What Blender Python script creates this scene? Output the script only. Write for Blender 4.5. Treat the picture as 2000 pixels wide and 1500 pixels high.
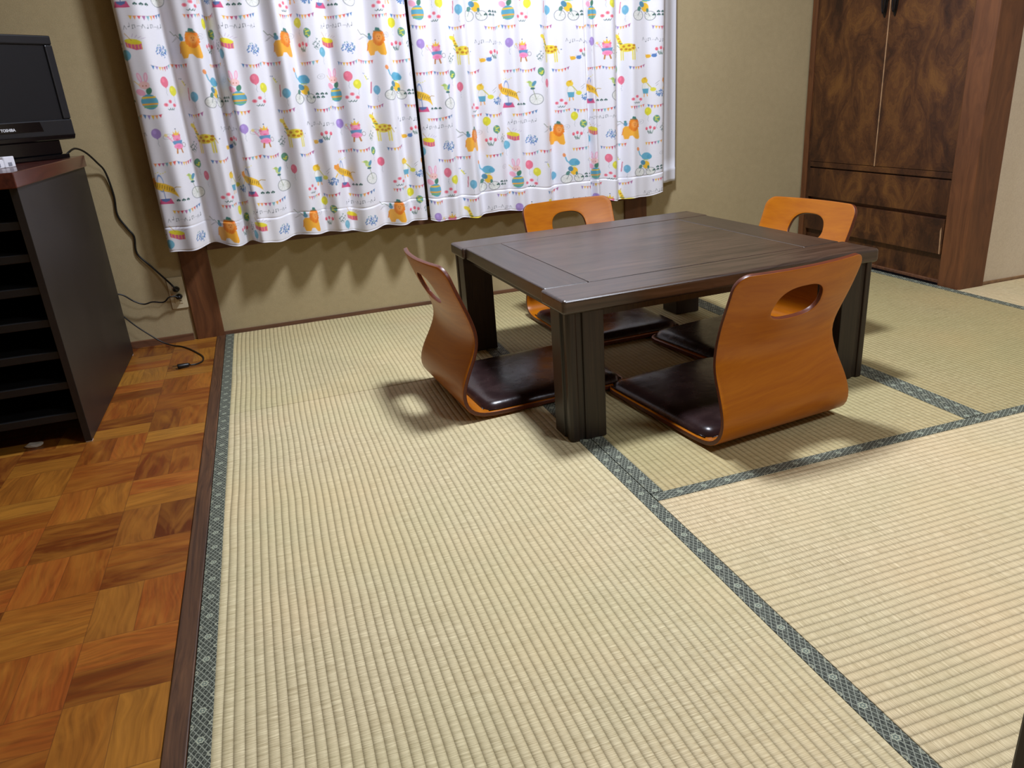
import bpy, bmesh, math, random
import numpy as np
from mathutils import Vector, Matrix

for o in list(bpy.data.objects): bpy.data.objects.remove(o)
S = bpy.context.scene
COL = S.collection
PI = math.pi

# ------------------------------------------------------------------ camera, world, lights, exposure
cam_d = bpy.data.cameras.new('camera'); cam = bpy.data.objects.new('camera', cam_d); COL.objects.link(cam)
CX, CY, CZ, YAW, PITCH, ROLL, FPX = 0.2242, -3.0284, 0.79, 0.2968, 0.3662, -0.0739, 1462.16
f_ = Vector((math.sin(YAW)*math.cos(PITCH), math.cos(YAW)*math.cos(PITCH), -math.sin(PITCH)))
r_ = Vector((math.cos(YAW), -math.sin(YAW), 0)); u_ = r_.cross(f_)
rr = math.cos(ROLL)*r_ + math.sin(ROLL)*u_; uu = -math.sin(ROLL)*r_ + math.cos(ROLL)*u_
M = Matrix((rr, uu, -f_)).transposed().to_4x4(); M.translation = (CX, CY, CZ)
cam.matrix_world = M
cam_d.sensor_fit = 'HORIZONTAL'; cam_d.sensor_width = 36; cam_d.lens = 36*FPX/2000; cam_d.clip_start = 0.02
S.camera = cam

w = bpy.data.worlds.new('world'); S.world = w; w.use_nodes = True
w.node_tree.nodes['Background'].inputs[0].default_value = (0.6, 0.7, 1, 1)
w.node_tree.nodes['Background'].inputs[1].default_value = 0.02
S.view_settings.view_transform = 'Standard'; S.view_settings.look = 'None'
S.view_settings.gamma = 1; S.view_settings.use_curve_mapping = False
S.view_settings.exposure = 0.0

def area(name, loc, size, power, color=(0.91, 0.97, 1.10)):
    d = bpy.data.lights.new(name, 'AREA'); d.shape = 'DISK'; d.size = size; d.energy = power; d.color = color
    o = bpy.data.objects.new(name, d); COL.objects.link(o); o.location = loc
    return o
LAMP = (1.12, -1.15, 2.26)
area('lamp_tatami_room', LAMP, 0.30, 58)
FILL_LAMP = (1.95, -3.05, 2.26)
area('fill_lamp_added', FILL_LAMP, 0.5, 30)  # added fill light out of view, brightens the foreground; no known source there

# ------------------------------------------------------------------ node helper
def lin(c):
    return tuple((v/255/12.92 if v/255 <= 0.04045 else ((v/255+0.055)/1.055)**2.4) for v in c)
class NT:
    def __init__(s, name):
        s.m = bpy.data.materials.new(name); s.m.use_nodes = True
        s.t = s.m.node_tree; s.b = s.t.nodes['Principled BSDF']
    def n(s, typ, **k):
        x = s.t.nodes.new(typ)
        for a, v in k.items(): setattr(x, a, v)
        return x
    def put(s, sock, v):
        if isinstance(v, bpy.types.NodeSocket): s.t.links.new(v, sock)
        elif v is not None:
            if isinstance(v, tuple) and len(v) == 3 and sock.type == 'RGBA': v = (*v, 1)
            sock.default_value = v
    def ma(s, op, a, b=None, c=None):
        x = s.n('ShaderNodeMath', operation=op)
        for i, v in enumerate((a, b, c)):
            if v is not None: s.put(x.inputs[i], v)
        return x.outputs[0]
    def pos(s):
        g = s.n('ShaderNodeNewGeometry'); q = s.n('ShaderNodeSeparateXYZ'); s.t.links.new(g.outputs['Position'], q.inputs[0])
        return q.outputs
    def obj(s):
        g = s.n('ShaderNodeTexCoord'); q = s.n('ShaderNodeSeparateXYZ'); s.t.links.new(g.outputs['Object'], q.inputs[0])
        return q.outputs
    def gen(s):
        g = s.n('ShaderNodeTexCoord'); q = s.n('ShaderNodeSeparateXYZ'); s.t.links.new(g.outputs['Generated'], q.inputs[0])
        return q.outputs
    def vec(s, x, y, z=0.0):
        c = s.n('ShaderNodeCombineXYZ')
        for i, v in enumerate((x, y, z)): s.put(c.inputs[i], v)
        return c.outputs[0]
    def noise(s, v, scale=1, detail=3, rough=.5, dist=0, out=0):
        x = s.n('ShaderNodeTexNoise'); s.put(x.inputs['Vector'], v)
        x.inputs['Scale'].default_value = scale; x.inputs['Detail'].default_value = detail
        x.inputs['Roughness'].default_value = rough; x.inputs['Distortion'].default_value = dist
        return x.outputs[out]
    def white(s, v, out=0):
        x = s.n('ShaderNodeTexWhiteNoise', noise_dimensions='3D'); s.put(x.inputs['Vector'], v); return x.outputs[out]
    def ramp(s, fac, stops, interp='LINEAR'):
        x = s.n('ShaderNodeValToRGB'); s.put(x.inputs[0], fac); cr = x.color_ramp; cr.interpolation = interp
        while len(cr.elements) < len(stops): cr.elements.new(0.5)
        for e, (p, c) in zip(cr.elements, stops):
            e.position = p; e.color = (*c, 1) if len(c) == 3 else c
        return x.outputs[0]
    def mix(s, f, a, b, mode='MIX'):
        x = s.n('ShaderNodeMix', data_type='RGBA', blend_type=mode)
        s.put(x.inputs[0], f); s.put(x.inputs[6], a); s.put(x.inputs[7], b)
        return x.outputs[2]
    def mr(s, v, a, b, c, d):
        x = s.n('ShaderNodeMapRange'); s.put(x.inputs[0], v)
        for i, q in enumerate((a, b, c, d)): x.inputs[i+1].default_value = q
        return x.outputs[0]
    def bump(s, h, strength=.3, dist=.001, normal=None):
        x = s.n('ShaderNodeBump'); s.put(x.inputs['Height'], h)
        x.inputs['Strength'].default_value = strength; x.inputs['Distance'].default_value = dist
        if normal: s.put(x.inputs['Normal'], normal)
        return x.outputs[0]
    def out(s, color=None, rough=.5, normal=None, metal=0, spec=None, coat=None, coat_rough=.1):
        s.put(s.b.inputs['Base Color'], color); s.put(s.b.inputs['Roughness'], rough)
        s.b.inputs['Metallic'].default_value = metal
        if normal: s.put(s.b.inputs['Normal'], normal)
        if spec is not None: s.b.inputs['Specular IOR Level'].default_value = spec
        if coat: s.b.inputs['Coat Weight'].default_value = coat; s.b.inputs['Coat Roughness'].default_value = coat_rough
        return s.m

def plain(name, rgb, rough=.5, metal=0, vary=.06, scale=60, spec=None, coat=None):
    n = NT(name); g = n.n('ShaderNodeNewGeometry').outputs['Position']
    v = n.noise(g, scale, 3)
    c = lin(rgb)
    col = n.ramp(v, [(0.3, tuple(max(0, x*(1-vary*2)) for x in c)), (0.7, tuple(min(1, x*(1+vary*2)) for x in c))])
    return n.out(col, rough, n.bump(v, .05, .0006), metal, spec, coat)

def m_tatami(name, axis, tint=(1, 1, 1)):
    # raised ribs run along the long side of the mat, rush straws cross them
    n = NT(name); p = n.pos()
    a, l = (p[0], p[1]) if axis == 'y' else (p[1], p[0])
    wob = n.ma('MULTIPLY', n.ma('SUBTRACT', n.noise(n.vec(p[0], p[1]), 2.2, 2), .5), .012)
    ar = n.ma('DIVIDE', n.ma('ADD', a, wob), .0147)
    fr = n.ma('FRACT', ar); idx = n.ma('FLOOR', ar)
    e = n.ma('ABSOLUTE', n.ma('SUBTRACT', n.ma('MULTIPLY', fr, 2.0), 1.0))
    groove = n.ma('POWER', e, 5.0)
    straw = n.noise(n.vec(n.ma('ADD', n.ma('MULTIPLY', a, 28.0), n.ma('MULTIPLY', idx, 7.3)), n.ma('MULTIPLY', l, 700.0)), 1, 2, .6)
    straw2 = n.noise(n.vec(n.ma('MULTIPLY', a, 9.0), n.ma('MULTIPLY', l, 260.0)), 1, 3, .6)
    big = n.noise(n.vec(p[0], p[1]), 2.5, 3)
    c1, c2 = lin((160, 141, 100)), lin((240, 225, 182))
    t = lambda c: tuple(x*y for x, y in zip(c, tint))
    col = n.ramp(n.ma('ADD', n.ma('MULTIPLY', straw, .72), n.ma('MULTIPLY', straw2, .28)), [(.3, t(c1)), (.68, t(c2))])
    col = n.mix(n.mr(big, .35, .65, 0, .35), col, t(lin((196, 188, 138))))
    big2 = n.noise(n.vec(n.ma('ADD', p[0], 7.0), p[1]), 3.1, 3)
    col = n.mix(n.mr(big2, .45, .7, 0, .3), col, t(lin((226, 196, 146))))
    col = n.mix(n.ma('MULTIPLY', groove, .26), col, t(lin((104, 88, 52))))
    # thread row that nips the ribs every few centimetres
    h = n.ma('ADD', n.ma('MULTIPLY', n.ma('SUBTRACT', 1.0, n.ma('POWER', e, 2.4)), .9), n.ma('MULTIPLY', straw2, .12))
    return n.out(col, .62, n.bump(h, 1.0, .0027), spec=.3)

def m_heri(name, axis):
    n = NT(name); p = n.pos(); g = n.gen()
    u, v = (g[0], p[1]) if axis == 'y' else (g[1], p[0])
    um = n.ma('MULTIPLY', u, .03)
    def lines(sign):
        q = n.ma('DIVIDE', n.ma('ADD', um, n.ma('MULTIPLY', v, sign*.62)), .0088)
        d = n.ma('ABSOLUTE', n.ma('SUBTRACT', n.ma('FRACT', q), .5))
        return n.ma('LESS_THAN', d, .08)
    lat = n.ma('MAXIMUM', lines(1), lines(-1))
    dv = n.ma('MULTIPLY', n.ma('SUBTRACT', n.ma('FRACT', n.ma('DIVIDE', v, .057)), .5), .057)
    du = n.ma('SUBTRACT', um, .015)
    r = n.ma('SQRT', n.ma('ADD', n.ma('MULTIPLY', du, du), n.ma('MULTIPLY', dv, dv)))
    ang = n.ma('ARCTAN2', du, dv)
    rr_ = n.ma('ADD', r, n.ma('MULTIPLY', n.ma('COSINE', n.ma('MULTIPLY', ang, 6.0)), .0007))
    disc = n.ma('LESS_THAN', rr_, .0062)
    ring = n.ma('LESS_THAN', n.ma('ABSOLUTE', n.ma('SUBTRACT', rr_, .0048)), .0011)
    ring = n.ma('MAXIMUM', ring, n.ma('LESS_THAN', r, .0018))
    cell = n.noise(n.vec(n.ma('MULTIPLY', um, 330.0), n.ma('MULTIPLY', v, 330.0)), 1, 1)
    col = n.ramp(cell, [(.38, lin((36, 40, 34))), (.62, lin((92, 96, 82)))])
    col = n.mix(n.ma('MULTIPLY', lat, .62), col, lin((168, 172, 154)))
    col = n.mix(disc, col, lin((96, 108, 98)))
    col = n.mix(n.ma('MULTIPLY', ring, .75), col, lin((182, 184, 156)))
    dv2 = n.ma('MULTIPLY', n.ma('SUBTRACT', n.ma('FRACT', n.ma('ADD', n.ma('DIVIDE', v, .057), .5)), .5), .057)
    du2 = n.ma('SUBTRACT', n.ma('ABSOLUTE', du), .0145)
    r2 = n.ma('SQRT', n.ma('ADD', n.ma('MULTIPLY', du2, du2), n.ma('MULTIPLY', dv2, dv2)))
    col = n.mix(n.ma('MULTIPLY', n.ma('LESS_THAN', n.ma('ABSOLUTE', n.ma('SUBTRACT', r2, .0036)), .0012), .6), col, lin((176, 178, 152)))
    weave = n.noise(n.vec(n.ma('MULTIPLY', p[0], 900.0), n.ma('MULTIPLY', p[1], 900.0)), 1, 1)
    return n.out(col, .6, n.bump(weave, .3, .0004), spec=.3)

def m_parquet():
    n = NT('parquet_wood'); p = n.pos(); B = .1535
    x = n.ma('DIVIDE', n.ma('ADD', p[0], .0285), B); y = n.ma('DIVIDE', n.ma('ADD', p[1], 1.2265+B*20), B)
    i, j = n.ma('FLOOR', x), n.ma('FLOOR', y)
    fx, fy = n.ma('FRACT', x), n.ma('FRACT', y)
    par = n.ma('ABSOLUTE', n.ma('MODULO', n.ma('ADD', i, j), 2.0))       # 1 -> planks along y
    c = n.n('ShaderNodeMix'); c.data_type = 'FLOAT'
    def sel(a, b):
        q = n.n('ShaderNodeMix', data_type='FLOAT'); n.put(q.inputs[0], par); n.put(q.inputs[2], a); n.put(q.inputs[3], b); return q.outputs[0]
    across = sel(fy, fx); along = sel(p[0], p[1]); acw = sel(p[1], p[0])
    sub = n.ma('FLOOR', n.ma('MULTIPLY', across, 2.0))
    idv = n.vec(n.ma('ADD', i, .5), n.ma('ADD', j, .5), n.ma('ADD', sub, .5))
    rnd = n.white(idv); rnd2 = n.white(n.vec(n.ma('ADD', j, 9.5), n.ma('ADD', i, .5), sub))
    off = n.ma('MULTIPLY', rnd, 30.0)
    warp = n.noise(n.vec(n.ma('MULTIPLY', acw, 6.0), n.ma('ADD', n.ma('MULTIPLY', along, 4.0), off)), 1, 2)
    g = n.noise(n.vec(n.ma('ADD', n.ma('MULTIPLY', acw, 150.0), n.ma('MULTIPLY', warp, 14.0)), n.ma('ADD', n.ma('MULTIPLY', along, 7.0), off)), 1, 4, .6)
    g2 = n.noise(n.vec(n.ma('MULTIPLY', acw, 20.0), n.ma('ADD', n.ma('MULTIPLY', along, 5.0), off)), 1, 3, .6, 1.2)
    base = n.ramp(rnd, [(0, lin((98, 44, 16))), (.25, lin((148, 78, 26))), (.45, lin((170, 88, 34))), (.65, lin((164, 104, 36))), (.85, lin((188, 130, 50))), (1, lin((124, 56, 22)))])
    col = n.mix(n.mr(g, .3, .7, .6, 0), base, lin((84, 46, 20)))
    col = n.mix(n.mr(g2, .4, .75, 0, .5), col, lin((190, 126, 40)))
    # seams
    e1 = n.ma('ABSOLUTE', n.ma('SUBTRACT', n.ma('FRACT', n.ma('MULTIPLY', across, 2.0)), .5))
    al = sel(fx, fy)
    e2 = n.ma('ABSOLUTE', n.ma('SUBTRACT', al, .5))
    seam = n.ma('MAXIMUM', n.ma('GREATER_THAN', e1, .491), n.ma('GREATER_THAN', e2, .4945))
    col = n.mix(n.ma('MULTIPLY', seam, .45), col, lin((78, 44, 22)))
    rough = n.mr(g2, .3, .7, .28, .42)
    h = n.ma('SUBTRACT', n.ma('MULTIPLY', g, .3), seam)
    return n.out(col, rough, n.bump(h, .25, .0006), spec=.5)

def m_wood(name, dark, light, grain='z', ring=60.0, rough=.5, use='obj', stretch=3.0, coat=None, mixs=1.0, bump=.15, spec=None):
    n = NT(name); p = n.obj() if use == 'obj' else n.pos()
    k = {'x': 0, 'y': 1, 'z': 2}[grain]; o = [i for i in range(3) if i != k]
    warp = n.noise(n.vec(n.ma('MULTIPLY', p[o[0]], 5.0), n.ma('MULTIPLY', p[o[1]], 5.0), n.ma('MULTIPLY', p[k], 2.0)), 1, 2)
    w6 = n.ma('MULTIPLY', warp, 8.0)
    g = n.noise(n.vec(n.ma('ADD', n.ma('MULTIPLY', p[o[0]], ring*2.2), w6), n.ma('ADD', n.ma('MULTIPLY', p[o[1]], ring*2.2), w6), n.ma('MULTIPLY', p[k], stretch)), 1, 4, .65)
    big = n.noise(n.vec(n.ma('MULTIPLY', p[o[0]], 9.0), n.ma('MULTIPLY', p[o[1]], 9.0), n.ma('MULTIPLY', p[k], 1.5)), 1, 2)
    col = n.ramp(n.ma('ADD', n.ma('MULTIPLY', g, .7), n.ma('MULTIPLY', big, .3)), [(.36, lin(dark)), (.64, lin(light))])
    return n.out(col, rough, n.bump(g, bump, .0006), coat=coat, spec=spec)

def m_burl():
    n = NT('burl_veneer'); p = n.pos()
    y = n.ma('ABSOLUTE', n.ma('ADD', p[1], .455)); z = p[2]
    v = n.vec(y, z, 0)
    wv = n.noise(n.vec(n.ma('MULTIPLY', y, 5.0), n.ma('MULTIPLY', z, 2.8)), 1, 3, .5, .6, out=1)
    q = n.n('ShaderNodeVectorMath', operation='SCALE'); n.put(q.inputs[0], wv); q.inputs[3].default_value = .55
    ad = n.n('ShaderNodeVectorMath', operation='ADD'); n.put(ad.inputs[0], v); n.put(ad.inputs[1], q.outputs[0])
    s = n.n('ShaderNodeSeparateXYZ'); n.put(s.inputs[0], ad.outputs[0])
    line = n.noise(n.vec(n.ma('MULTIPLY', s.outputs[0], 17.0), n.ma('MULTIPLY', s.outputs[1], 5.0)), 1, 5, .62, .5)
    fine = n.noise(n.vec(n.ma('MULTIPLY', s.outputs[0], 120.0), n.ma('MULTIPLY', s.outputs[1], 60.0)), 1, 4, .65, 1.0)
    bl = n.noise(n.vec(n.ma('MULTIPLY', y, 6.0), n.ma('MULTIPLY', z, 3.2), 4.0), 1, 2, .5, 1.5)
    f = n.ma('ADD', n.ma('ADD', n.ma('MULTIPLY', line, .42), n.ma('MULTIPLY', bl, .52)), n.ma('MULTIPLY', fine, .14))
    rg_ = n.ma('SINE', n.ma('MULTIPLY', n.ma('ADD', line, n.ma('MULTIPLY', bl, .8)), 75.0))
    f = n.ma('ADD', f, n.ma('MULTIPLY', rg_, .022))
    col = n.ramp(f, [(.38, lin((44, 24, 15))), (.49, lin((68, 39, 22))), (.58, lin((90, 55, 29))), (.70, lin((116, 76, 36)))])
    return n.out(col, .42, n.bump(fine, .12, .0005), spec=.4)

def m_plaster(name, a, b, grit=900):
    n = NT(name); g = n.n('ShaderNodeNewGeometry').outputs['Position']
    f = n.noise(g, grit*.35, 3, .7); big = n.noise(g, 2.3, 3); mid = n.noise(g, 40, 4, .6)
    col = n.ramp(n.ma('ADD', n.ma('MULTIPLY', f, .5), n.ma('ADD', n.ma('MULTIPLY', big, .3), n.ma('MULTIPLY', mid, .2))), [(.35, lin(a)), (.65, lin(b))])
    return n.out(col, .9, n.bump(n.ma('ADD', f, mid), .35, .0012), spec=.15)

def m_leather():
    n = NT('dark_brown_leather'); g = n.n('ShaderNodeNewGeometry').outputs['Position']
    v = n.n('ShaderNodeTexVoronoi'); n.put(v.inputs['Vector'], g); v.inputs['Scale'].default_value = 380
    w2 = n.noise(g, 22, 3)
    col = n.ramp(w2, [(.3, lin((38, 25, 26))), (.7, lin((54, 37, 36)))])
    return n.out(col, n.mr(w2, .3, .7, .2, .3), n.bump(w2, .22, .004), spec=.5)

M_TY = m_tatami('tatami_rush_lengthwise', 'y'); M_TX = m_tatami('tatami_rush_crosswise', 'x', (1.02, .99, 1.0))
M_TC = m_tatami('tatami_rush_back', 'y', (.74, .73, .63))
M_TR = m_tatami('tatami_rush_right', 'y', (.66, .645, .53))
M_TH = m_tatami('tatami_rush_half', 'y', (.95, .96, .92))
M_HY = m_heri('border_brocade_lengthwise', 'y'); M_HX = m_heri('border_brocade_crosswise', 'x')
M_PARQ = m_parquet()
M_WALL = m_plaster('sand_plaster', (164, 148, 112), (186, 168, 130))
M_WHITE = m_plaster('pale_wallpaper', (214, 200, 178), (232, 220, 198), 500)
M_CEIL = m_wood('ceiling_board', (128, 100, 68), (152, 122, 86), 'x', 12, .6, 'pos')
M_PILLAR = m_wood('red_brown_pillar', (86, 50, 27), (120, 74, 41), 'z', 18, .5, 'pos', bump=.06)
M_PILLAR_H = m_wood('brown_trim_wood', (78, 50, 34), (122, 82, 56), 'x', 40, .5, 'pos')
M_THRESH = m_wood('worn_threshold_wood', (52, 32, 20), (104, 70, 44), 'y', 70, .5, 'pos', 2.0)
M_BURL = m_burl()
M_TABLE = m_wood('dark_stained_table_wood', (34, 25, 20), (80, 62, 50), 'x', 48, .30, 'obj', 3.0, spec=.8)
M_TABLEY = m_wood('dark_stained_table_wood_cross', (36, 27, 22), (66, 52, 42), 'y', 48, .32, 'obj', 3.0, spec=.8)
M_LEG = m_wood('dark_stained_leg_wood', (20, 14, 10), (50, 36, 26), 'z', 110, .4, 'obj', 3.0)
M_PLY = m_wood('honey_plywood', (166, 89, 2), (186, 108, 4), 'y', 26, .34, 'obj', 4.0, spec=.4, bump=.04)
M_PLYE = m_wood('plywood_edge', (72, 32, 15), (112, 52, 27), 'y', 200, .38, 'obj', 4.0)
M_LEATHER = m_leather()
M_BLACK = plain('black_painted_board', (31, 27, 26), .45, vary=.1, scale=8)
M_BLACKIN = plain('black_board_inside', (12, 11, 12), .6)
M_SLAB = m_wood('red_brown_varnished_top', (66, 28, 24), (96, 44, 34), 'y', 40, .25, 'pos', 3.0, coat=.4)
M_TVB = plain('tv_black_plastic', (26, 27, 31), .35, vary=.03)
M_TVG = plain('tv_gloss_black', (9, 9, 12), .12, vary=.02)
M_SCREEN = plain('tv_screen_dark', (24, 24, 27), .4, vary=.01, spec=.3)
M_LOGO = plain('logo_grey', (232, 234, 238), .4)
M_CORD = plain('cord_rubber', (13, 12, 12), .4)
M_METAL = plain('plug_metal', (190, 186, 176), .25, 1)
M_PLATE = plain('ivory_plastic', (206, 194, 160), .4, vary=.02)
M_WHITEP = plain('white_plastic', (226, 226, 232), .4, vary=.02)
M_GREYP = plain('grey_plastic', (132, 134, 144), .4, vary=.02)
M_IRON = plain('dark_iron', (34, 30, 30), .38, .6, vary=.15)
M_TAN = plain('bare_wood_edge', (170, 134, 98), .6, vary=.15, scale=30)
M_DUST = plain('pale_fluff', (190, 184, 170), .9)
M_NIGHT = plain('night_glass', (8, 9, 12), .08, vary=.01)
M_ALU = plain('window_aluminium', (120, 112, 100), .4, .7)

# ------------------------------------------------------------------ object helpers
def link(name, me, mats=(), parent=None, loc=None):
    o = bpy.data.objects.new(name, me); COL.objects.link(o)
    for m in (mats if isinstance(mats, (list, tuple)) else [mats]): me.materials.append(m)
    if parent: o.parent = parent
    if loc: o.location = loc
    return o
def finish(bm, name, mats, parent=None, loc=None, bevel=0, seg=2, smooth=False):
    bmesh.ops.recalc_face_normals(bm, faces=bm.faces)
    me = bpy.data.meshes.new(name); bm.to_mesh(me); bm.free()
    if smooth:
        for p in me.polygons: p.use_smooth = True
    o = link(name, me, mats, parent, loc)
    if bevel:
        b = o.modifiers.new('bevel', 'BEVEL'); b.width = bevel; b.segments = seg; b.limit_method = 'ANGLE'; b.angle_limit = .7; b.harden_normals = False
    return o
def box(bm, x0, x1, y0, y1, z0, z1, mi=0):
    vs = [bm.verts.new((x, y, z)) for x in (x0, x1) for y in (y0, y1) for z in (z0, z1)]
    for q in ((0, 1, 3, 2), (4, 6, 7, 5), (0, 4, 5, 1), (2, 3, 7, 6), (0, 2, 6, 4), (1, 5, 7, 3)):
        f = bm.faces.new([vs[i] for i in q]); f.material_index = mi
def boxes(name, lst, mats, parent=None, loc=None, bevel=0, seg=2):
    bm = bmesh.new()
    for b in lst: box(bm, *b)
    return finish(bm, name, mats, parent, loc, bevel, seg)
def prism(bm, pts, z0, z1, axis='z', mi=0):
    def P(a, b, c):
        return {'z': (a, b, c), 'y': (a, c, b), 'x': (c, a, b)}[axis]
    lo = [bm.verts.new(P(a, b, z0)) for a, b in pts]; hi = [bm.verts.new(P(a, b, z1)) for a, b in pts]
    fs = [bm.faces.new(lo[::-1]), bm.faces.new(hi)]
    for i in range(len(pts)):
        j = (i+1) % len(pts); fs.append(bm.faces.new((lo[i], lo[j], hi[j], hi[i])))
    for f in fs: f.material_index = mi
def rounded(x0, x1, y0, y1, r, n=6):
    pts = []
    for cx, cy, a0 in ((x1-r, y0+r, -90), (x1-r, y1-r, 0), (x0+r, y1-r, 90), (x0+r, y0+r, 180)):
        for k in range(n+1):
            a = math.radians(a0+90*k/n); pts.append((cx+r*math.cos(a), cy+r*math.sin(a)))
    return pts
def tube(bm, pts, r, n=8, sub=6, mi=0):
    P = [Vector(p) for p in pts]; Q = []
    for i in range(len(P)-1):
        a, b, c, d = P[max(i-1, 0)], P[i], P[i+1], P[min(i+2, len(P)-1)]
        for k in range(sub):
            t = k/sub
            Q.append(.5*((2*b)+(c-a)*t+(2*a-5*b+4*c-d)*t*t+(3*b-3*c+d-a)*t**3))
    Q.append(P[-1]); rings = []
    for i, q in enumerate(Q):
        t = (Q[min(i+1, len(Q)-1)]-Q[max(i-1, 0)]).normalized()
        up = Vector((0, 0, 1)) if abs(t.z) < .9 else Vector((1, 0, 0))
        s = t.cross(up).normalized(); v = s.cross(t)
        rings.append([bm.verts.new(q+r*(math.cos(2*PI*k/n)*s+math.sin(2*PI*k/n)*v)) for k in range(n)])
    for A, B in zip(rings, rings[1:]):
        for k in range(n): bm.faces.new((A[k], A[(k+1) % n], B[(k+1) % n], B[k])).material_index = mi
    bm.faces.new(rings[0][::-1]); bm.faces.new(rings[-1])
def empty(name, loc, rz=0):
    o = bpy.data.objects.new(name, None); COL.objects.link(o); o.location = loc; o.rotation_euler = (0, 0, rz); o.empty_display_size = .05
    return o
def tag(o, label, cat, group=None):
    o['label'] = label; o['category'] = cat
    if group: o['group'] = group
    return o
def struct(o):
    o['kind'] = 'structure'; return o

# ------------------------------------------------------------------ room shell
RX0, RX1, RY0, RY1, H = -1.5, 3.6, -4.7, 0.0, 2.4
struct(boxes('floor', [(RX0, -.034, RY0, 0, -.12, 0), (-.034, RX1, RY0, -2.70, -.12, 0), (-.034, RX1, -2.70, .0, -.12, -.055)], M_PARQ))
struct(boxes('trim_1', [(-.033, -.0005, -2.70, -.002, -.055, .0015)], M_THRESH, bevel=.002)).name = 'trim_1'
# back wall with the window opening behind the curtains
struct(boxes('wall_back', [(RX0, .02, 0, .12, -.12, H), (1.70, 2.80, 0, .12, -.12, H), (.02, 1.70, 0, .12, -.12, .40), (.02, 1.70, 0, .12, 1.70, H)], M_WALL))
struct(boxes('wall_left', [(RX0-.12, RX0, RY0, .12, -.12, H)], M_WALL))
struct(boxes('wall_rear', [(RX0-.12, RX1+.12, RY0-.12, RY0, -.12, H)], M_WALL))
struct(boxes('wall_right', [(RX1, RX1+.12, RY0, -.80, -.12, H)], M_WHITE))
struct(boxes('wall_alcove', [(2.745, RX1, -.927, -.80, -.12, H)], M_WHITE))
struct(boxes('ceiling', [(RX0-.12, RX1+.12, RY0-.12, .12, H, H+.1)], M_CEIL))
# window
wf = struct(boxes('window_1', [(.02, .05, .03, .09, .40, 1.70), (1.67, 1.70, .03, .09, .40, 1.70), (.05, 1.67, .03, .09, .40, .43), (.05, 1.67, .03, .09, 1.67, 1.70), (.845, .875, .03, .09, .43, 1.67)], M_ALU))
boxes('window_pane', [(.05, .845, .055, .06, .43, 1.67), (.875, 1.67, .055, .06, .43, 1.67)], M_NIGHT, wf)
struct(boxes('trim_2', [(-.001, 1.72, -.028, 0, .335, .362)], M_PILLAR_H, bevel=.002))
# pillars and skirting
struct(boxes('trim_3', [(-.103, -.003, -.012, .0, -.004, H)], M_PILLAR, bevel=.002))
struct(boxes('trim_4', [(1.722, 1.828, -.012, .0, -.05, H)], M_PILLAR, bevel=.002))
struct(boxes('baseboard_back', [(-.003, 1.722, -.006, 0, -.05, .014), (1.828, 2.632, -.006, 0, -.05, .014)], M_PILLAR_H, bevel=.001))
struct(boxes('baseboard_left', [(RX0, -.115, -.010, 0, -.004, .026)], M_PILLAR_H, bevel=.001))
# corner post beside the built-in cupboard
struct(boxes('trim_5', [(2.628, 2.745, -.948, -.848, -.05, H)], M_PILLAR, bevel=.004))
struct(boxes('trim_6', [(2.690, 2.744, -.9492, -.9475, .985, 1.10), (2.672, 2.744, -.9500, -.9475, 1.10, 1.6)], M_PILLAR, bevel=.0004))
struct(boxes('baseboard_alcove', [(2.745, RX1, -.932, -.927, -.05, .008)], M_TAN))
# dark door post at the near edge of the mats
struct(boxes('trim_7', [(.767, .873, -2.79, -2.682, -.05, H)], M_LEG, bevel=.003))

# ------------------------------------------------------------------ tatami mats
G = .0012
def mat(x0, x1, y0, y1, mt, sides, label):
    t = empty('tatami_mat', ((x0+x1)/2, (y0+y1)/2, -.055)); cx, cy = t.location.x, t.location.y
    tag(t, label, 'tatami mat', 'tatami mats on the floor')
    L = lambda bx: (bx[0]-cx, bx[1]-cx, bx[2]-cy, bx[3]-cy, bx[4]+.055, bx[5]+.055)
    ax0, ax1, ay0, ay1 = x0+G, x1-G, y0+G, y1-G
    boxes('rush_surface', [L((ax0, ax1, ay0, ay1, -.055, 0))], mt, t, bevel=.0012)
    hw = .0295
    for sd in sides:
        b = {'l': (ax0-.0004, ax0+hw, ay0, ay1), 'r': (ax1-hw, ax1+.0004, ay0, ay1), 't': (ax0, ax1, ay1-hw, ay1+.0004), 'b': (ax0, ax1, ay0-.0004, ay0+hw)}[sd]
        boxes('cloth_border', [L((*b, -.02, .0013))], M_HY if sd in 'lr' else M_HX, t, bevel=.0008)
mat(0, .88, -.894, -.006, M_TH, 'lr', 'half tatami mat against the plaster wall, beyond the left chair')
mat(0, .88, -2.655, -.894, M_TY, 'lr', 'long tatami mat beside the wooden floor, running towards the viewer')
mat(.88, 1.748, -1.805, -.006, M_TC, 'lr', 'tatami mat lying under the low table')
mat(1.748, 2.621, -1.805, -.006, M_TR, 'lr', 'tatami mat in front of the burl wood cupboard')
mat(.88, 2.62, -2.68, -1.805, M_TX, 'tb', 'tatami mat laid crosswise in the right foreground')
mat(2.623, 3.50, -2.68, -.940, M_TX, '', 'tatami mat in the recess at the foot of the pale wall')

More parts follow.
